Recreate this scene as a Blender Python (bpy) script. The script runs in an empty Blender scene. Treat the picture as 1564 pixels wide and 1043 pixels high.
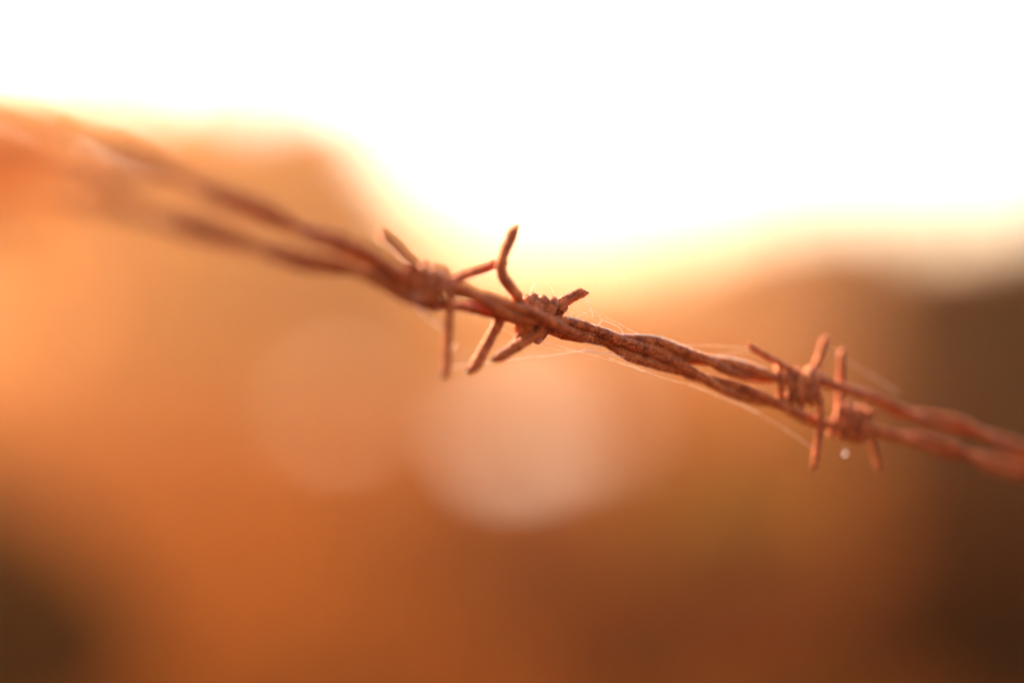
import bpy, bmesh, math, random
from mathutils import Vector, Matrix, noise
from mathutils.bvhtree import BVHTree

random.seed(7)
sc = bpy.context.scene
COL = sc.collection
PI = math.pi
rad = math.radians

# ------------------------------------------------------------------ camera
F = 60 / 36 * 1564                 # focal length in photo pixels
CX, CY, HORIZON = 782, 521.5, 440
CAM_Z = 1.05
PITCH = math.atan((CY - HORIZON) / F)
FOCUS = 0.30
cam_data = bpy.data.cameras.new('camera')
cam = bpy.data.objects.new('camera', cam_data)
COL.objects.link(cam)
cam.location = (0, 0, CAM_Z)
cam.rotation_euler = (PI / 2 - PITCH, 0, 0)
cam_data.lens = 60
cam_data.sensor_width = 36
cam_data.clip_start = 0.01
cam_data.clip_end = 2000
cam_data.dof.use_dof = True
cam_data.dof.focus_distance = FOCUS
cam_data.dof.aperture_fstop = 1.9
cam_data.dof.aperture_blades = 0
sc.camera = cam
CAM = Vector((0, 0, CAM_Z))
FWD = Vector((0, math.cos(PITCH), -math.sin(PITCH)))
UP = Vector((0, math.sin(PITCH), math.cos(PITCH)))
RIGHT = Vector((1, 0, 0))


def W(px, py, d):
    """world point at depth d metres in front of the lens, measured off the photo"""
    return CAM + RIGHT * ((px - CX) / F * d) + UP * (-(py - CY) / F * d) + FWD * d


def ground_at(px, d):
    return Vector(((px - CX) / F * d, d, 0))


def depth(px):
    """the wire runs from close by on the left to farther off on the right"""
    s = 1 - (0.00024 if px < 900 else 0.00014) * (px - 900)
    if px < 600:
        s += 5.5e-7 * (600 - px) ** 2      # sags in towards the lens at the left
    return FOCUS / s


# ------------------------------------------------------------------ materials
def new_mat(name):
    m = bpy.data.materials.new(name)
    m.use_nodes = True
    nt = m.node_tree
    nt.nodes.clear()
    return m, nt, nt.nodes, nt.links


def ramp(N, stops):
    r = N.new('ShaderNodeValToRGB')
    e = r.color_ramp.elements
    while len(e) < len(stops):
        e.new(0.5)
    for i, (p, c) in enumerate(stops):
        e[i].position = p
        e[i].color = (*c, 1)
    return r


def rust_material():
    m, nt, N, L = new_mat('rust')
    out = N.new('ShaderNodeOutputMaterial')
    b = N.new('ShaderNodeBsdfPrincipled')
    b.inputs['Roughness'].default_value = 0.5
    b.inputs['Specular IOR Level'].default_value = 0.2
    b.inputs['Sheen Weight'].default_value = 0.55
    b.inputs['Sheen Roughness'].default_value = 0.2
    b.inputs['Sheen Tint'].default_value = (1.0, 0.66, 0.4, 1)
    L.new(b.outputs[0], out.inputs[0])
    tc = N.new('ShaderNodeTexCoord')
    n1 = N.new('ShaderNodeTexNoise')
    n1.inputs['Scale'].default_value = 520
    n1.inputs['Detail'].default_value = 6
    n1.inputs['Roughness'].default_value = 0.65
    n2 = N.new('ShaderNodeTexNoise')
    n2.inputs['Scale'].default_value = 2600
    n2.inputs['Detail'].default_value = 4
    v = N.new('ShaderNodeTexVoronoi')
    v.inputs['Scale'].default_value = 1800
    for t in (n1, n2, v):
        L.new(tc.outputs['Object'], t.inputs['Vector'])
    r1 = ramp(N, [(0.30, (0.17, 0.024, 0.004)), (0.47, (0.38, 0.064, 0.010)),
                  (0.58, (0.52, 0.105, 0.019)), (0.72, (0.60, 0.17, 0.05))])
    L.new(n1.outputs['Fac'], r1.inputs['Fac'])
    r2 = ramp(N, [(0.36, (0.28, 0.24, 0.22)), (0.47, (0.9, 0.9, 0.9)), (0.56, (1, 1, 1)), (0.70, (1.35, 1.5, 1.7))])
    L.new(n2.outputs['Fac'], r2.inputs['Fac'])
    mx = N.new('ShaderNodeMix')
    mx.data_type = 'RGBA'
    mx.blend_type = 'MULTIPLY'
    mx.inputs[0].default_value = 0.9
    L.new(r1.outputs['Color'], mx.inputs[6])
    L.new(r2.outputs['Color'], mx.inputs[7])
    L.new(mx.outputs[2], b.inputs['Base Color'])
    ad = N.new('ShaderNodeMath')
    ad.operation = 'ADD'
    L.new(n2.outputs['Fac'], ad.inputs[0])
    L.new(v.outputs['Distance'], ad.inputs[1])
    bp = N.new('ShaderNodeBump')
    bp.inputs['Strength'].default_value = 0.8
    bp.inputs['Distance'].default_value = 0.0003
    L.new(ad.outputs[0], bp.inputs['Height'])
    L.new(bp.outputs[0], b.inputs['Normal'])
    return m


def silk_material():
    m, nt, N, L = new_mat('silk')
    out = N.new('ShaderNodeOutputMaterial')
    d = N.new('ShaderNodeBsdfDiffuse')
    d.inputs[0].default_value = (0.85, 0.8, 0.72, 1)
    t = N.new('ShaderNodeBsdfTranslucent')
    t.inputs[0].default_value = (0.9, 0.84, 0.74, 1)
    g = N.new('ShaderNodeBsdfGlossy')
    g.inputs['Roughness'].default_value = 0.35
    m1 = N.new('ShaderNodeMixShader')
    m1.inputs[0].default_value = 0.6
    m2 = N.new('ShaderNodeMixShader')
    m2.inputs[0].default_value = 0.3
    L.new(d.outputs[0], m1.inputs[1])
    L.new(t.outputs[0], m1.inputs[2])
    L.new(m1.outputs[0], m2.inputs[1])
    L.new(g.outputs[0], m2.inputs[2])
    L.new(m2.outputs[0], out.inputs[0])
    return m


def leaf_material(name, c1, c2, scale=2.0, trans=0.35):
    m, nt, N, L = new_mat(name)
    out = N.new('ShaderNodeOutputMaterial')
    tc = N.new('ShaderNodeTexCoord')
    n = N.new('ShaderNodeTexNoise')
    n.inputs['Scale'].default_value = scale
    n.inputs['Detail'].default_value = 5
    L.new(tc.outputs['Object'], n.inputs['Vector'])
    r = ramp(N, [(0.35, c1), (0.65, c2)])
    L.new(n.outputs['Fac'], r.inputs['Fac'])
    d = N.new('ShaderNodeBsdfDiffuse')
    t = N.new('ShaderNodeBsdfTranslucent')
    L.new(r.outputs['Color'], d.inputs[0])
    L.new(r.outputs['Color'], t.inputs[0])
    mx = N.new('ShaderNodeMixShader')
    mx.inputs[0].default_value = trans
    L.new(d.outputs[0], mx.inputs[1])
    L.new(t.outputs[0], mx.inputs[2])
    L.new(mx.outputs[0], out.inputs[0])
    return m


def solid_material(name, c1, c2, scale, rough=0.9, bump=0.3):
    m, nt, N, L = new_mat(name)
    out = N.new('ShaderNodeOutputMaterial')
    b = N.new('ShaderNodeBsdfPrincipled')
    b.inputs['Roughness'].default_value = rough
    b.inputs['Specular IOR Level'].default_value = 0.0
    tc = N.new('ShaderNodeTexCoord')
    n = N.new('ShaderNodeTexNoise')
    n.inputs['Scale'].default_value = scale
    n.inputs['Detail'].default_value = 6
    L.new(tc.outputs['Object'], n.inputs['Vector'])
    r = ramp(N, [(0.38, c1), (0.62, c2)])
    L.new(n.outputs['Fac'], r.inputs['Fac'])
    L.new(r.outputs['Color'], b.inputs['Base Color'])
    bp = N.new('ShaderNodeBump')
    bp.inputs['Strength'].default_value = bump
    L.new(n.outputs['Fac'], bp.inputs['Height'])
    L.new(bp.outputs[0], b.inputs['Normal'])
    L.new(b.outputs[0], out.inputs[0])
    return m


def water_material(name):
    m, nt, N, L = new_mat(name)
    out = N.new('ShaderNodeOutputMaterial')
    b = N.new('ShaderNodeBsdfPrincipled')
    b.inputs['Base Color'].default_value = (0.10, 0.06, 0.03, 1)
    b.inputs['Roughness'].default_value = 0.06
    b.inputs['IOR'].default_value = 1.33
    L.new(b.outputs[0], out.inputs[0])
    return m


def drop_material():
    m, nt, N, L = new_mat('dew')
    out = N.new('ShaderNodeOutputMaterial')
    g = N.new('ShaderNodeBsdfGlass')
    g.inputs['IOR'].default_value = 1.33
    g.inputs['Roughness'].default_value = 0.08
    L.new(g.outputs[0], out.inputs[0])
    return m


RUST = rust_material()
SILK = silk_material()
DEW = drop_material()
WATER = water_material('added_puddle_water')
BARK = solid_material('bark', (0.05, 0.03, 0.02), (0.11, 0.07, 0.045), 12)
SOIL = solid_material('soil', (0.038, 0.0105, 0.0022), (0.068, 0.020, 0.0045), 0.35)
HILL = leaf_material('hill_scrub', (0.05, 0.05, 0.02), (0.12, 0.10, 0.04), 0.15)
DRYLEAF = leaf_material('autumn_leaf', (0.10, 0.04, 0.01), (0.20, 0.08, 0.018), 1.5, 0.6)
DARKLEAF = leaf_material('dark_leaf', (0.022, 0.004, 0.0012), (0.045, 0.009, 0.0025), 1.5, 0.2)
REDLEAF = leaf_material('red_brown_leaf', (0.11, 0.024, 0.008), (0.17, 0.043, 0.012), 1.5, 0.2)
OLIVE = leaf_material('olive_leaf', (0.18, 0.115, 0.016), (0.27, 0.165, 0.026), 1.5, 0.5)
FIBRE = leaf_material('pale_fibre', (0.55, 0.26, 0.08), (0.7, 0.38, 0.14), 40, 0.75)
STRAW = leaf_material('straw', (0.11, 0.033, 0.0048), (0.19, 0.064, 0.009), 3, 0.4)


# ------------------------------------------------------------------ object helpers
def link_mesh(name, bm, mat, parent=None, smooth=True):
    me = bpy.data.meshes.new(name)
    bm.normal_update()
    bm.to_mesh(me)
    bm.free()
    if smooth:
        for p in me.polygons:
            p.use_smooth = True
    me.materials.append(mat)
    o = bpy.data.objects.new(name, me)
    COL.objects.link(o)
    if parent:
        o.parent = parent
        o.matrix_parent_inverse = parent.matrix_world.inverted()
    return o


def thing(name, label, cat, loc=(0, 0, 0), group=None):
    o = bpy.data.objects.new(name, None)
    COL.objects.link(o)
    o.location = loc
    o.empty_display_size = 0.02
    tag(o, label, cat, group)
    bpy.context.view_layer.update()
    return o


def tag(o, label=None, cat=None, group=None, kind=None):
    if label:
        o['label'] = label
    if cat:
        o['category'] = cat
    if group:
        o['group'] = group
    if kind:
        o['kind'] = kind
    return o


def smooth_path(pts, n):
    """Catmull-Rom resampling of a list of equal-length tuples"""
    P = [Vector(p) for p in pts]
    P = [P[0] * 2 - P[1]] + P + [P[-1] * 2 - P[-2]]
    out = []
    for i in range(1, len(P) - 2):
        for k in range(n):
            t = k / n
            a, b, c, d = P[i - 1:i + 3]
            out.append(0.5 * ((2 * b) + (c - a) * t + (2 * a - 5 * b + 4 * c - d) * t * t
                              + (3 * b - a - 3 * c + d) * t ** 3))
    out.append(P[-2])
    return out


def tube(bm, pts, r, sides=14, rough=0.0, seed=0.0, taper=None, cut0=0.0, fscale=1.0):
    """a rough round wire along pts; cut0 shears the first end into a snipped point"""
    n = len(pts)
    tang = []
    for i in range(n):
        t = pts[min(i + 1, n - 1)] - pts[max(i - 1, 0)]
        tang.append(t.normalized() if t.length > 1e-12 else Vector((1, 0, 0)))
    ref = FWD.copy()
    rings = []
    u = (ref - tang[0] * ref.dot(tang[0]))
    if u.length < 1e-3:
        u = UP - tang[0] * UP.dot(tang[0])
    u.normalize()
    for i in range(n):
        u = (u - tang[i] * u.dot(tang[i])).normalized()
        w = tang[i].cross(u)
        rr = r * (taper(i / (n - 1)) if taper else 1.0)
        ring = []
        for k in range(sides):
            a = 2 * PI * k / sides
            dirn = u * math.cos(a) + w * math.sin(a)
            q = pts[i] + dirn * rr
            if rough:
                s = q * (900 * fscale) + Vector((seed, seed * 1.7, 0))
                h = noise.noise(s) * 0.6 + noise.noise(s * 2.3) * 0.4 + noise.noise(q * (300 * fscale)) * 0.6
                h += 0.55 * noise.noise(q * (2600 * fscale)) + 0.3 * max(0, noise.noise(q * (1700 * fscale) + Vector((9, 0, 0))))
                q = pts[i] + dirn * rr * (1 + rough * h)
            if cut0 and i == 0:
                q = q - tang[0] * (cut0 * r * (1 + math.cos(a - 1.0)))
            ring.append(bm.verts.new(q))
        rings.append(ring)
    for i in range(n - 1):
        for k in range(sides):
            bm.faces.new((rings[i][k], rings[i][(k + 1) % sides], rings[i + 1][(k + 1) % sides], rings[i + 1][k]))
    for ring, flip in ((rings[0], True), (rings[-1], False)):
        c = bm.verts.new(sum((v.co for v in ring), Vector()) / sides)
        for k in range(sides):
            f = (c, ring[(k + 1) % sides], ring[k]) if flip else (c, ring[k], ring[(k + 1) % sides])
            bm.faces.new(f)


def interp(table, x):
    if x <= table[0][0]:
        a, b = table[0], table[1]
    elif x >= table[-1][0]:
        a, b = table[-2], table[-1]
    else:
        for a, b in zip(table, table[1:]):
            if a[0] <= x <= b[0]:
                break
    return a[1] + (b[1] - a[1]) * (x - a[0]) / (b[0] - a[0])


# ------------------------------------------------------------------ the two barbed wires
# centre lines measured off the photo: x, y, extra depth in photo pixels
UPPER = [(-160, 176, 0), (-40, 200, 0), (100, 230, 0), (250, 266, 0), (345, 304, 0), (400, 325, 0), (455, 349, 0), (510, 370, 0),
         (560, 393, 0), (620, 421, -4), (680, 438, -6), (730, 455, -6), (790, 477, -8), (850, 493, -8),
         (900, 509, -8), (930, 515, -4), (960, 521, 0), (1000, 528, 0), (1040, 541, 0), (1081, 551, 0),
         (1120, 562, 0), (1150, 570, 0), (1181, 576, 0), (1215, 579, 0), (1250, 581, -2), (1290, 593, -6),
         (1330, 605, -4), (1386, 631, 0), (1453, 646, 0), (1511, 667, 0), (1564, 690, 0), (1660, 730, 0), (1780, 775, 0)]
LOWER = [(-160, 215, 6), (-40, 250, 6), (60, 279, 6), (144, 304, 6), (230, 330, 6), (288, 347, 6), (345, 364, 6), (391, 378, 6), (450, 396, 6),
         (500, 405, 6), (547, 415, 6), (600, 437, 10), (650, 460, 14), (691, 469, 16), (730, 472, 20),
         (775, 479, 24), (820, 493, 26), (860, 503, 26), (900, 513, 24), (930, 524, 20), (960, 538, 10), (1000, 549, 4),
         (1040, 562, 0), (1071, 577, 0), (1120, 594, 0), (1150, 604, 0), (1184, 615, 0), (1215, 630, 0),
         (1250, 645, 0), (1300, 652, 0), (1338, 658, 0), (1377, 667, 0), (1415, 675, 0), (1463, 690, 0),
         (1511, 706, 0), (1564, 721, 0), (1660, 752, 0), (1780, 790, 0)]
U_NODES = [-60, 110, 290, 455, 600, 725, 838, 945, 1081, 1181, 1286, 1386, 1500, 1610, 1720, 1830]
L_NODES = [-110, 65, 230, 391, 547, 691, 810, 925, 1071, 1184, 1285, 1372, 1480, 1600, 1710, 1820]
SQUEEZE_U = [(1150, 1.0), (1190, 0.5), (1250, 0.15), (1330, 0.2), (1380, 0.8), (1400, 1.0)]
SQUEEZE_L = [(660, 1.0), (685, 0.25), (720, 0.5), (800, 1.0), (1165, 1.0), (1190, 0.25), (1250, 0.2), (1345, 0.3), (1375, 1.0)]
R_STRAND = 0.00084


def squeeze(tab, x):
    if x <= tab[0][0]:
        return tab[0][1]
    if x >= tab[-1][0]:
        return tab[-1][1]
    return interp(tab, x)


def strand_points(line, nodes, sq, phase, step=8):
    path = smooth_path(line, step)
    ph = [(x, PI / 2 + i * PI) for i, x in enumerate(nodes)]
    pts = []
    for i, p in enumerate(path):
        a, b = path[max(i - 1, 0)], path[min(i + 1, len(path) - 1)]
        t = Vector((b.x - a.x, b.y - a.y)).normalized()
        up = RIGHT * t.y + UP * t.x              # in-plane normal, pointing up in the picture
        d0 = depth(p.x)
        d = d0 + p.z * d0 / F
        f = interp(ph, p.x) + phase
        r = R_STRAND * 0.97
        base = W(p.x, p.y, d)
        wob = noise.noise(Vector((p.x * 0.02, phase * 3, 0))) * 0.0002
        pts.append(base + up * (r * squeeze(sq, p.x) * math.cos(f) + wob) - FWD * (r * math.sin(f)))
    return pts


def coil_points(cx, cy, ax, ay, dz, half, turns, a0, ru, rd, lean=0.0):
    """turns of barb wire round a point: axis (ax, ay) in picture, ru = in-plane radius, rd = depth radius, px"""
    d0 = depth(cx)
    s = d0 / F
    t = Vector((ax, ay)).normalized()
    along = RIGHT * t.x - UP * t.y
    up = RIGHT * t.y + UP * t.x
    c = W(cx, cy, d0 + dz * s)
    n = int(turns * 50)
    out = []
    for i in range(n + 1):
        f = i / n
        a = a0 + f * turns * 2 * PI
        wob = 1 + 0.08 * math.sin(a * 1.7 + cx)
        out.append(c + along * ((2 * f - 1) * half * s + lean * math.cos(a) * s) + up * (ru * wob * math.cos(a) * s)
                   - FWD * (rd * math.sin(a) * s))
    return out


def px_path(pts, n=7):
    return [W(p.x, p.y, depth(p.x) + p.z * depth(p.x) / F) for p in smooth_path(pts, n)]


def wire(name, label, line, nodes, sq, at_px):
    t = thing(name, label, 'barbed wire', W(at_px[0], at_px[1], depth(at_px[0])), 'rusty barbed wires twisted together')
    for k in range(2):
        bm = bmesh.new()
        tube(bm, strand_points(line, nodes, sq, k * PI, 38), R_STRAND, 28, 0.20, k * 3.1 + len(line))
        link_mesh('strand', bm, RUST, t)
    return t


def barb(t, coils, prongs, r, label=None):
    bm = bmesh.new()
    for i, c in enumerate(coils):
        tube(bm, coil_points(*c), r, 20, 0.13, i * 2.0)
    b = link_mesh('barb', bm, RUST, t)
    for i, p in enumerate(prongs):
        bm = bmesh.new()
        tube(bm, px_path(p, 24), r, 24, 0.19, i * 5.3, cut0=0.8,
             taper=lambda f: 0.80 if f < 0.0005 else min(1.0, 0.93 + f * 1.2))
        q = link_mesh('prong', bm, RUST, b)
    return b


upper = wire('barbed_wire', 'upper rusty two-strand barbed wire, passing in front of the other wire at the middle barb',
             UPPER, U_NODES, SQUEEZE_U, (900, 509))
lower = wire('barbed_wire', 'lower rusty two-strand barbed wire, with a water drop hanging under its right-hand barb',
             LOWER, L_NODES, SQUEEZE_L, (900, 515))

# barb at x=650 (left, a little out of focus)
barb(upper, [(652, 440, 68, 26, 4, 26, 3.2, 0.4, 27, 20, -5), (640, 436, 68, 26, 4, 18, 2.2, 2.0, 24, 19, 5)],
     [[(585, 364, -4), (600, 377, -6), (620, 398, -10), (640, 414, -12), (655, 420, -10)],
      [(680, 569, -16), (682, 540, -18), (684, 500, -22), (685, 455, -26), (680, 425, -18), (672, 415, 0)],
      [(767, 402, 34), (745, 409, 30), (715, 420, 22), (690, 430, 14), (668, 436, 6)],
      [(622, 458, -52), (632, 456, -36), (645, 455, -22), (655, 448, -14)]], 0.00078)
# barb in focus at x=815
barb(lower, [(822, 486, 60, 22, 27, 24, 3.0, 0.2, 29, 12, 6), (806, 487, 60, 22, 27, 15, 2.1, 1.0, 27, 12, -8)],
     [[(784, 353, -8), (781, 362, -8), (774, 378, -8), (767, 396, -8), (764.5, 410, -8), (769, 426, -8), (779, 440, -6), (790, 454, 0), (797, 470, 8), (800, 484, 18)],
      [(889, 446, 30), (877, 452, 30), (860, 461, 30), (840, 472, 28), (822, 483, 24)],
      [(763, 546, 12), (780, 535, 12), (800, 522, 14), (822, 508, 16), (836, 494, 20)],
      [(724, 561, 22), (736, 540, 22), (752, 510, 24), (764, 488, 26), (774, 470, 28)]], 0.00094)
# barb at x=1215
barb(upper, [(1212, 590, 66, 18, 0, 27, 3.4, 0.1, 23, 17, -6), (1228, 588, 66, 18, 0, 15, 2.4, 0.9, 24, 18, 7)],
     [[(1149, 531, 6), (1165, 540, 6), (1185, 552, 2), (1205, 563, -6), (1220, 572, -14), (1232, 588, -18)],
      [(1260, 519, 18), (1255, 532, 18), (1249, 550, 14), (1243, 568, 8), (1240, 585, 0)],
      [(1244, 711, -10), (1247, 690, -12), (1251, 655, -16), (1253, 625, -22), (1249, 600, -24), (1241, 580, -18), (1232, 567, -8)]],
     0.00063)
# barb at x=1298
barb(lower, [(1296, 645, 66, 14, 0, 24, 3.6, 0.5, 23, 18, 3), (1304, 646, 66, 14, 0, 20, 2.6, 2.4, 24, 19, -5)],
     [[(1285, 540, 14), (1285, 560, 14), (1283.5, 590, 12), (1282, 615, 8), (1284, 635, 0)],
      [(1342, 713, 4), (1336, 692, 2), (1329, 668, 0), (1321, 645, -8), (1312, 628, -10)],
      [(1331, 629, -30), (1325, 632, -22), (1316, 637, -12), (1306, 640, -8)]],
     0.00063)


# ------------------------------------------------------------------ dew drop
def drop(name, px, py, dz, r, label):
    bm = bmesh.new()
    bmesh.ops.create_uvsphere(bm, u_segments=28, v_segments=18, radius=r)
    for v in bm.verts:                           # hangs: pulled to a point at the top
        if v.co.z > 0:
            k = v.co.z / r
            v.co.x *= 1 - 0.45 * k * k
            v.co.y *= 1 - 0.45 * k * k
            v.co.z *= 1 + 0.35 * k * k
    d = depth(px)
    bmesh.ops.translate(bm, verts=bm.verts, vec=(0, 0, 0))
    o = link_mesh(name, bm, DEW)
    o.location = W(px, py, d + dz * d / F)
    return tag(o, label, 'water drop')


drop('water_drop', 1290, 692, -2, 0.00034, 'small bright round water drop hanging under the right-hand barb')


# ------------------------------------------------------------------ spider silk
def web(label, threads, group='spider silk caught on the wire'):
    c = threads[0][1][0]
    t = thing('spider_silk', label, 'spider silk', W(c[0], c[1], depth(c[0])), group)
    for r, pts in threads:
        P = [(p[0], p[1], p[2] if len(p) > 2 else 4) for p in pts]
        bm = bmesh.new()
        path = px_path(P, 8)
        path = [q + UP * noise.noise(q * 700) * 0.00012 for q in path]
        tube(bm, path, r * 0.62, 6, 0.5, P[0][0], fscale=0.8)
        link_mesh('thread', bm, SILK, t)
    return t


web('fine bright silk net hanging from the prong tip that points up to the right',
    [(0.00011, [(889, 451, 28), (896, 460, 22), (902, 470, 16), (906, 484, 8)]),
     (0.00009, [(902, 470, 16), (911, 479, 12), (920, 488, 8), (932, 493, 4), (945, 500, 0), (952, 509, 0)]),
     (0.00008, [(920, 488, 8), (916, 494, 4), (909, 499, 0)]),
     (0.00005, [(923, 484, 8), (940, 492, 4), (961, 503, 0), (985, 515, 0)]),
     (0.00006, [(865, 466, 26), (865, 476, 20), (866, 480, 14), (877, 488, 4)]),
     (0.00005, [(866, 480, 14), (872, 480, 14), (876, 478, 16)]),
     (0.00005, [(878, 486, 8), (889, 481, 12), (901, 475, 16)]),
     (0.000045, [(872, 464, 28), (890, 477, 18), (909, 490, 4)])])
web('long pale silk lines slung below the wire right of the blunt lower prongs',
    [(0.00009, [(684, 564, -14), (705, 558, 0), (728, 556, 20), (765, 551, 14), (800, 547, 6), (847, 542, 0), (885, 536, 0), (921, 527, 0)]),
     (0.00008, [(885, 537, 0), (920, 539, 0), (960, 546, 0), (973, 551, 0)]),
     (0.00005, [(818, 519, 10), (850, 527, 4), (885, 536, 0), (930, 537, 0)]),
     (0.000045, [(812, 524, 8), (850, 533, 4), (885, 538, 0), (935, 551, 0), (985, 568, 0)])])
web('longest faint silk line running below the wires from the middle to the right-hand barb',
    [(0.000055, [(929, 546, 0), (965, 559, 0), (1003, 574, 0), (1051, 588, 0), (1100, 607, 0), (1144, 624, 0), (1195, 653, 0), (1242, 684, -4)]),
     (0.00006, [(1051, 587, 0), (1090, 600, 0), (1144, 623, 0), (1160, 630, 0)])])
web('faint level silk line reaching the barb prong that points up to the left',
    [(0.00005, [(1010, 526, 0), (1052, 527, 0), (1100, 529, 2), (1150, 532, 6)]),
     (0.00004, [(1024, 531, 0), (1080, 541, 0), (1155, 536, 6)])])
web('faint silk line sloping down right from the tip of the tallest right-hand prong',
    [(0.00005, [(1260, 526, 16), (1290, 548, 10), (1320, 567, 4), (1346, 582, 0), (1372, 600, 0)])])
web('short stiff silk thread sticking up from the coils of the middle barb',
    [(0.00008, [(816, 433, 26), (812, 442, 26), (807, 453, 26)]),
     (0.00004, [(841, 438, 26), (849, 454, 26), (858, 468, 26)]),
     (0.00004, [(800, 374, -6), (789, 364, -8), (783, 356, -8)])])
web('short silk thread that holds the hanging water drop',
    [(0.00005, [(1291, 676, -6), (1290.5, 682, -4), (1290, 690, -2)])])
web('fuzzy silk strand under the blurred left-hand barb, reaching its downward prong',
    [(0.00012, [(636, 468, -8), (650, 482, -8), (664, 494, -12), (681, 505, -18)]),
     (0.00009, [(640, 474, -8), (655, 487, -10), (680, 499, -18)]),
     (0.00013, [(689, 536, -16), (693, 530, -14), (696, 524, -12)])])
web('curled silk threads beside the lowest prong of the middle barb',
    [(0.00008, [(775, 531, 12), (783, 520, 14), (791, 508, 20)]),
     (0.00008, [(765, 540, 12), (778, 525, 12), (790, 518, 14), (799, 513, 16)]),
     (0.00005, [(765, 495, 24), (780, 510, 20), (797, 522, 14)]),
     (0.00005, [(733, 549, 22), (727, 558, 20), (724, 561, 22)])])



# bright threads added as rim light along the top edge of the upper wire
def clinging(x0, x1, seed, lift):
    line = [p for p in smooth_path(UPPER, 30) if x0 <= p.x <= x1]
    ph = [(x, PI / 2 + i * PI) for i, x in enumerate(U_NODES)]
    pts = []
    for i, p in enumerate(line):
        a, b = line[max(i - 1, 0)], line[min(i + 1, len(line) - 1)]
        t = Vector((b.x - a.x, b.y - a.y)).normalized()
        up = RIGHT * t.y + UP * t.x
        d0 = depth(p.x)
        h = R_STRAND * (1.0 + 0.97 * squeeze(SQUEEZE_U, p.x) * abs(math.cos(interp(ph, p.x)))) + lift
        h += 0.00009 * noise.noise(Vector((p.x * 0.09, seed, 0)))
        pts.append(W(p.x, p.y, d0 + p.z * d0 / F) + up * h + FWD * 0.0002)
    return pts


t = thing('spider_silk', 'bright threads added as rim light along the top edges of the upper wire and prongs', 'spider silk', W(960, 505, depth(960)), 'spider silk caught on the wire')
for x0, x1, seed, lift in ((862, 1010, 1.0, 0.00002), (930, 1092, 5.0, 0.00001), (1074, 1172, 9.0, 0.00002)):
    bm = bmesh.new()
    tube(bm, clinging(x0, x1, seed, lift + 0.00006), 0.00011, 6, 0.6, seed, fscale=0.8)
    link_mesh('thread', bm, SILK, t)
for pts in ([(836, 466, 26), (850, 458, 28), (864, 450, 30), (878, 444, 30), (889, 441, 30)],
            [(758, 541, 12), (764, 536, 12), (778, 527, 13), (792, 518, 14)],
            [(719, 559, 22), (729, 540, 22), (740, 519, 23), (750, 501, 24)]):  # added bright lines standing in for rim light on the prongs
    bm = bmesh.new()
    tube(bm, px_path(pts, 8), 0.0001, 6, 0.6, pts[0][0], fscale=0.8)
    link_mesh('thread', bm, SILK, t)


# ------------------------------------------------------------------ dry grass added in place of lens glare, left edge
def blade(bm, pts, w0, w1):
    n = len(pts)
    prev = None
    for i, p in enumerate(pts):
        t = (pts[min(i + 1, n - 1)] - pts[max(i - 1, 0)]).normalized()
        side = t.cross(FWD)
        if side.length < 1e-6:
            side = t.cross(UP)
        side = (side.normalized() + FWD * 0.5).normalized()
        f = i / (n - 1)
        w = (w0 * (1 - f) + w1 * f) * 0.5
        a, b, c = bm.verts.new(p - side * w), bm.verts.new(p + side * w), bm.verts.new(p + FWD * w * 0.4)
        if prev:
            bm.faces.new((prev[0], a, c, prev[2]))
            bm.faces.new((prev[2], c, b, prev[1]))
            bm.faces.new((prev[1], b, a, prev[0]))
        prev = (a, b, c)


rng = random.Random(3)
bm = bmesh.new()
for i in range(46):
    x0 = rng.uniform(-90, 60)
    y0 = rng.uniform(230, 330)
    dz = rng.uniform(-100, 100)
    pts = []
    ang = rng.gauss(PI / 2, 0.5)
    ln = rng.uniform(40, 130)
    for k in range(8):
        f = k / 7 - 0.5
        pts.append((x0 + math.cos(ang) * ln * f * 1.4 + 18 * f * f * rng.uniform(-1, 1),
                    y0 - math.sin(ang) * ln * f * 1.4 + x0 * 0.25, dz))
    blade(bm, [W(x, y, depth(x) - 0.02 + z * depth(x) / F) for x, y, z in pts], 0.0008, 0.0002)
g = link_mesh('glare_tuft', bm, FIBRE, smooth=False)  # grass made up to give the soft glare at this edge
tag(g, 'tangled tuft of dry grass added on the wires in place of lens glare at the left edge', 'dry grass')


# ------------------------------------------------------------------ ground, path and puddles added for the light discs
GX, GY0, GY1 = 75, -20, 150


ADDED_PUDDLES = [(795, 12.9), (905, 14.5), (505, 15.5)]  # pools added as sources of the blurred light discs


def ground_h(x, y):
    for qx, qd in ADDED_PUDDLES:                   # ground is level round the added pools
        if math.hypot(x - (qx - CX) / F * qd, y - qd) < 3.6:
            return 0.0
    return 0.12 * noise.noise(Vector((x * 0.25, y * 0.25, 0))) * min(1, max(0, (y - 2) / 6))


bm = bmesh.new()
nx, ny = 90, 110
grid = []
for j in range(ny + 1):
    row = []
    for i in range(nx + 1):
        x = -GX + 2 * GX * i / nx
        y = GY0 + (GY1 - GY0) * j / ny
        row.append(bm.verts.new((x, y, ground_h(x, y) - 0.05)))
    grid.append(row)
for j in range(ny):
    for i in range(nx):
        bm.faces.new((grid[j][i], grid[j][i + 1], grid[j + 1][i + 1], grid[j + 1][i]))
tag(link_mesh('ground', bm, SOIL), kind='structure')

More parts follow.
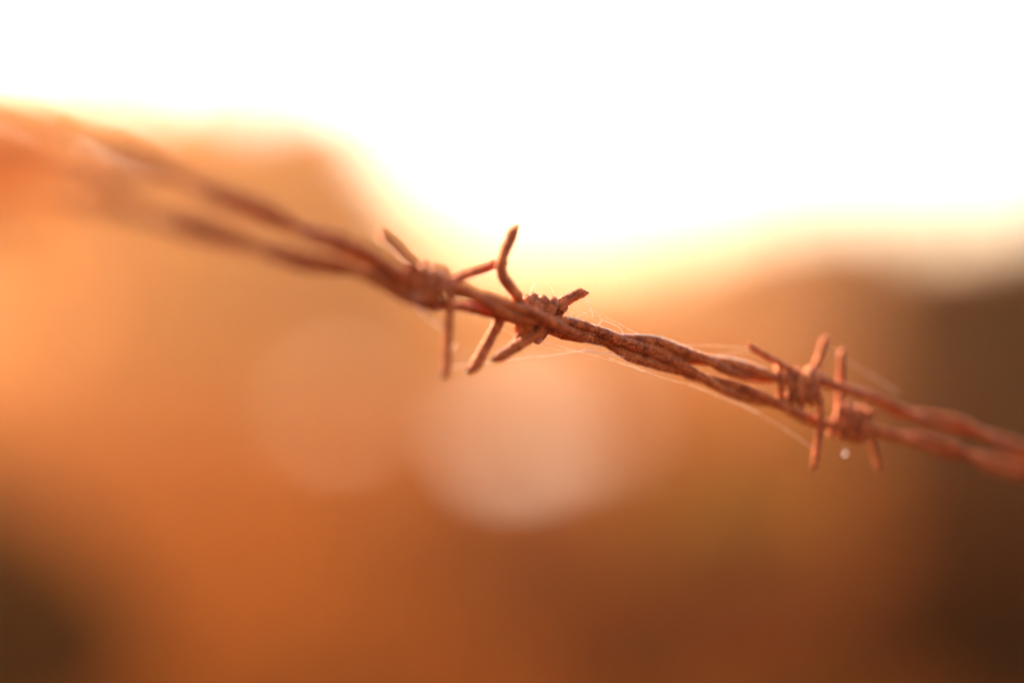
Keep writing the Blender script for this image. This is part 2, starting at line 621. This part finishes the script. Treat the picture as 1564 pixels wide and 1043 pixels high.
# low hills closing the field
bm = bmesh.new()
prev = None
for i in range(81):
    x = -74 + 148 * i / 80
    h = 2.0 + 1.6 * noise.noise(Vector((x * 0.05, 3.3, 0))) + 0.6 * noise.noise(Vector((x * 0.3, 1.3, 0)))
    row = []
    for k in range(9):
        f = k / 8
        y = 112 + 34 * f
        row.append(bm.verts.new((x, y, -0.3 + h * math.sin(f * PI) + 0.25 * noise.noise(Vector((x, y, 0)) * 0.4))))
    if prev:
        for k in range(8):
            bm.faces.new((prev[k], row[k], row[k + 1], prev[k + 1]))
    prev = row
tag(link_mesh('hills', bm, HILL), kind='structure')


def added_puddle(px, d, wx, wy, label):  # reflecting water added to make a blurred light disc
    bm = bmesh.new()
    c = ground_at(px, d)
    n = 40
    vs = []
    for k in range(n):
        a = 2 * PI * k / n
        r = 1 + 0.18 * noise.noise(Vector((math.cos(a) * 1.5, math.sin(a) * 1.5, px)))
        vs.append(bm.verts.new((wx * math.cos(a) * r, wy * math.sin(a) * r, 0)))
    top = bm.faces.new(vs)
    ext = bmesh.ops.extrude_face_region(bm, geom=[top])
    for v in ext['geom']:
        if isinstance(v, bmesh.types.BMVert):
            v.co.z -= 0.12
    bmesh.ops.recalc_face_normals(bm, faces=bm.faces)
    o = link_mesh('added_puddle', bm, WATER, smooth=False)
    o.location = (c.x, c.y, -0.042)
    return tag(o, label, 'added_puddle', 'puddles added on the field for the light discs')


added_puddle(795, 12.9, 0.33, 1.4, 'brightest puddle shining below the middle barb')
added_puddle(905, 14.5, 0.2, 1.2, 'smallest puddle shining below the wires, right of the brightest puddle')
added_puddle(505, 15.5, 0.27, 1.4, 'fainter puddle shining low on the left, below the wires')


# ------------------------------------------------------------------ plants
def crown_mesh(cx, cz, rx, ry, rz, n, leaf, seed, lobes=9):
    """leaf faces in clumps spread through an uneven crown"""
    r = random.Random(seed)
    cl = []
    for _ in range(lobes):
        a, b = r.uniform(0, 2 * PI), r.uniform(-0.5, 1)
        k = r.uniform(0.35, 0.75)
        cl.append((Vector((rx * k * math.cos(a) * math.cos(b), ry * k * math.sin(a) * math.cos(b), cz + rz * k * math.sin(b))),
                   r.uniform(0.38, 0.55)))
    cl.append((Vector((0, 0, cz)), 0.7))
    bm = bmesh.new()
    for _ in range(n):
        c, s = r.choice(cl)
        while True:
            q = Vector((r.uniform(-1, 1), r.uniform(-1, 1), r.uniform(-1, 1)))
            if q.length < 1:
                break
        q = q * (0.55 + 0.45 * r.random())
        p = c + Vector((q.x * rx * s, q.y * ry * s, q.z * rz * s))
        if p.z < 0.05:
            p.z = r.uniform(0.05, 0.4)
        a = Vector((r.gauss(0, 1), r.gauss(0, 1), r.gauss(0, 1))).normalized()
        b = a.orthogonal().normalized()
        b.rotate(Matrix.Rotation(r.uniform(0, 6.28), 3, a))
        l = leaf * r.uniform(0.6, 1.3)
        v = [bm.verts.new(p + a * l * 0.5), bm.verts.new(p + b * l * 0.28 + a * 0.05 * l),
             bm.verts.new(p - a * l * 0.5), bm.verts.new(p - b * l * 0.28 + a * 0.05 * l)]
        bm.faces.new(v)
    return bm


def trunk_mesh(h, r0, seed, limbs=5):
    r = random.Random(seed)
    bm = bmesh.new()
    lean = Vector((r.uniform(-0.15, 0.15), r.uniform(-0.15, 0.15), 1))
    pts = [Vector((lean.x * h * f + 0.06 * math.sin(4 * f + seed), lean.y * h * f, h * f - 0.15)) for f in [i / 8 for i in range(9)]]
    tube(bm, pts, r0, 10, 0.15, seed, taper=lambda f: 1 - 0.7 * f, fscale=0.01)
    for k in range(limbs):
        b = pts[3 + k % 5]
        a = r.uniform(0, 6.28)
        e = b + Vector((math.cos(a) * h * 0.35, math.sin(a) * h * 0.35, h * r.uniform(0.15, 0.4)))
        m = (b + e) * 0.5 + Vector((0, 0, -0.05 * h))
        tube(bm, smooth_path([b, m, e], 4), r0 * 0.4, 7, 0.1, k, taper=lambda f: 1 - 0.75 * f, fscale=0.01)
    return bm


def plant(name, cat, label, px, d, top_px, w_px, mat, seed, n, leaf, bottom=0.3, group=None, depth_r=None, trunk=0.12):
    base = ground_at(px, d)
    base.z = ground_h(base.x, base.y) - 0.05
    H = CAM_Z + (HORIZON - top_px) / F * d - base.z
    rx = w_px / F * d / 2
    t = thing(name, label, cat, base, group)
    cz = H * (bottom + 1) / 2
    rz = H * (1 - bottom) / 2
    c = link_mesh('crown', crown_mesh(0, cz, rx, depth_r or rx * 0.8, rz, n, leaf, seed), mat, smooth=False)
    k = link_mesh('trunk' if trunk > 0.03 else 'stem', trunk_mesh(H * 0.62, trunk, seed), BARK)
    c.parent = t
    k.parent = t
    return t


TREES = 'trees behind the wire'
plant('tree', 'tree', 'broad leafy blurred tree on the left, behind the wires', 400, 26, 48, 540, DRYLEAF, 12, 14000, 0.34, 0.0, TREES)
plant('tree', 'tree', 'blurred tree cut by the left edge of the photo, beside the broad leafy tree', -10, 28, 45, 560, DRYLEAF, 23, 14000, 0.36, 0.0, TREES)
plant('tree', 'tree', 'hazy blurred tree standing in the gap behind the two big trees on the left', 210, 34, 60, 440, DRYLEAF, 37, 12000, 0.42, 0.0, TREES)
plant('tree', 'tree', 'smaller blurred tree sloping down to the right of the broad leafy tree', 560, 25, 205, 280, DRYLEAF, 38, 6000, 0.3, 0.0, TREES)
plant('tree', 'tree', 'low pale blurred tree far off at the middle of the horizon', 770, 60, 345, 330, DRYLEAF, 29, 5000, 0.55, 0.0, TREES)
plant('tree', 'tree', 'low hazy blurred tree right of the middle of the horizon', 990, 50, 362, 300, DRYLEAF, 30, 5000, 0.5, 0.0, TREES)
plant('tree', 'tree', 'rounded blurred tree highest on the right, above the right-hand barbs', 1240, 30, 262, 430, DARKLEAF, 31, 9000, 0.34, 0.0, TREES)
plant('tree', 'tree', 'dark blurred tree between the rounded tree and the darkest tree on the right', 1430, 24, 285, 360, DARKLEAF, 47, 7000, 0.3, 0.0, TREES)
plant('tree', 'tree', 'darkest blurred tree at the right edge of the photo', 1580, 8, 255, 500, DARKLEAF, 43, 12000, 0.12, 0.0, TREES)

SHRUBS = 'shrubs on the field'
UNDER = 'bushes under the left-hand trees'
for px, d, top, w, seed in ((-20, 23, 300, 330, 51), (210, 22, 310, 330, 52), (430, 23, 300, 330, 53), (600, 24, 345, 220, 54)):
    plant('bush', 'bush', 'blurred bush filling the space under the left-hand trees', px, d, top, w, DRYLEAF, seed, 4500, 0.24, 0.0, UNDER, trunk=0.025)
plant('shrub', 'shrub', 'olive green blurred shrub low on the right, below the right-hand barbs', 1130, 6.2, 700, 320, OLIVE, 5, 4200, 0.09, 0.0, SHRUBS, trunk=0.02)
plant('shrub', 'shrub', 'dark blurred shrub in the bottom right corner', 1490, 6.0, 620, 520, DARKLEAF, 6, 6500, 0.10, 0.0, SHRUBS, trunk=0.02)
plant('shrub', 'shrub', 'dark blurred shrub added to darken the bottom left corner', -190, 3.2, 640, 760, DARKLEAF, 8, 9000, 0.09, 0.0, SHRUBS, trunk=0.02)  # shrub added in place of the vignette in this corner
plant('shrub', 'shrub', 'reddish brown blurred shrub at the bottom, right of the middle', 790, 6.8, 730, 560, REDLEAF, 9, 6000, 0.10, 0.0, SHRUBS, trunk=0.02)
plant('shrub', 'shrub', 'darkest blurred shrub nearest to the lens, at the right of the bottom edge', 1580, 3.7, 760, 680, DARKLEAF, 14, 9000, 0.08, 0.0, SHRUBS, trunk=0.02)
plant('shrub', 'shrub', 'wide reddish brown blurred shrub along the bottom edge, right of the middle', 1060, 4.4, 870, 760, REDLEAF, 15, 7000, 0.08, 0.0, SHRUBS, trunk=0.02)
plant('shrub', 'shrub', 'small dark blurred shrub behind the right-hand barbs', 1390, 13, 560, 330, DARKLEAF, 10, 4200, 0.15, 0.0, SHRUBS, trunk=0.02)

# dry grass over the field: nobody could count it
rng = random.Random(12)
bm = bmesh.new()
for i in range(16000):
    y = 3.6 + 40 * rng.random() ** 2
    x = rng.uniform(-0.42, 0.42) * y
    if noise.noise(Vector((x * 0.5, y * 0.22, 5))) < -0.05:
        continue
    px = CX + x / y * F
    if px > 700 and y < 9 and rng.random() < 0.6:
        continue
    if any(abs(px - qx) < 75 and qd - 4.5 < y < qd + 2 for qx, qd in ADDED_PUDDLES):
        continue
    z = ground_h(x, y) - 0.06
    h = rng.uniform(0.08, 0.3)
    a = rng.uniform(0, PI)
    w = rng.uniform(0.006, 0.014) * (1 + y / 12)
    dx, dy = math.cos(a) * w, math.sin(a) * w
    lx, ly = rng.gauss(0, 0.08), rng.gauss(0, 0.08)
    v0, v1 = bm.verts.new((x - dx, y - dy, z)), bm.verts.new((x + dx, y + dy, z))
    v2, v3 = bm.verts.new((x + dx * 0.7 + lx * 0.4, y + dy * 0.7 + ly * 0.4, z + h * 0.6)), bm.verts.new((x - dx * 0.7 + lx * 0.4, y - dy * 0.7 + ly * 0.4, z + h * 0.6))
    v4 = bm.verts.new((x + lx, y + ly, z + h))
    bm.faces.new((v0, v1, v2, v3))
    bm.faces.new((v3, v2, v4))
tag(link_mesh('grass', bm, STRAW, smooth=False), 'dry golden grass over the field', 'grass', kind='stuff')

# ------------------------------------------------------------------ haze, also standing in for lens glare
bm = bmesh.new()
bmesh.ops.create_cube(bm, size=1)
bmesh.ops.scale(bm, vec=(160, 182, 8.2), verts=bm.verts)
bmesh.ops.translate(bm, vec=(0, 67, 2.7), verts=bm.verts)
m, nt, N, L = new_mat('haze_air')
out = N.new('ShaderNodeOutputMaterial')
pv = N.new('ShaderNodeVolumePrincipled')
pv.inputs['Color'].default_value = (1.0, 0.63, 0.33, 1)
pv.inputs['Density'].default_value = 0.0062
pv.inputs['Anisotropy'].default_value = 0.74
L.new(pv.outputs[0], out.inputs['Volume'])
hz = link_mesh('haze', bm, m, smooth=False)
tag(hz, 'warm haze in the low sun over the field, also standing in for lens glare', 'haze', kind='stuff')

# ------------------------------------------------------------------ light
SUN_EL, SUN_AZ = rad(31), rad(-38)        # azimuth from straight ahead, left negative
sun_dir = Vector((math.sin(SUN_AZ) * math.cos(SUN_EL), math.cos(SUN_AZ) * math.cos(SUN_EL), math.sin(SUN_EL)))
sd = bpy.data.lights.new('sun', 'SUN')
sd.energy = 5.0
sd.angle = rad(0.55)
sd.color = (1.0, 0.50, 0.22)
so = bpy.data.objects.new('sun', sd)
COL.objects.link(so)
so.location = sun_dir * 50
so.rotation_euler = sun_dir.to_track_quat('Z', 'Y').to_euler()

world = bpy.data.worlds.new('World')
sc.world = world
world.use_nodes = True
nt = world.node_tree
N, L = nt.nodes, nt.links
N.clear()
out = N.new('ShaderNodeOutputWorld')
bg = N.new('ShaderNodeBackground')
sky = N.new('ShaderNodeTexSky')
sky.sky_type = 'NISHITA'
sky.sun_disc = False
sky.sun_elevation = SUN_EL
sky.sun_rotation = SUN_AZ
sky.air_density = 1.0
sky.dust_density = 1.6
sky.ozone_density = 1.0
mx = N.new('ShaderNodeMix')
mx.data_type = 'RGBA'
mx.blend_type = 'MULTIPLY'
mx.inputs[0].default_value = 1.0
mx.inputs[7].default_value = (1.0, 0.93, 0.84, 1)
L.new(sky.outputs[0], mx.inputs[6])
L.new(mx.outputs[2], bg.inputs['Color'])
bg.inputs['Strength'].default_value = 0.105
L.new(bg.outputs[0], out.inputs[0])

# ------------------------------------------------------------------ render settings
vs = sc.view_settings
vs.view_transform = 'Standard'
vs.look = 'None'
vs.gamma = 1
vs.exposure = 2.5
sc.cycles.use_denoising = True
sc.cycles.max_bounces = 6
sc.cycles.volume_bounces = 1
sc.cycles.sample_clamp_indirect = 8
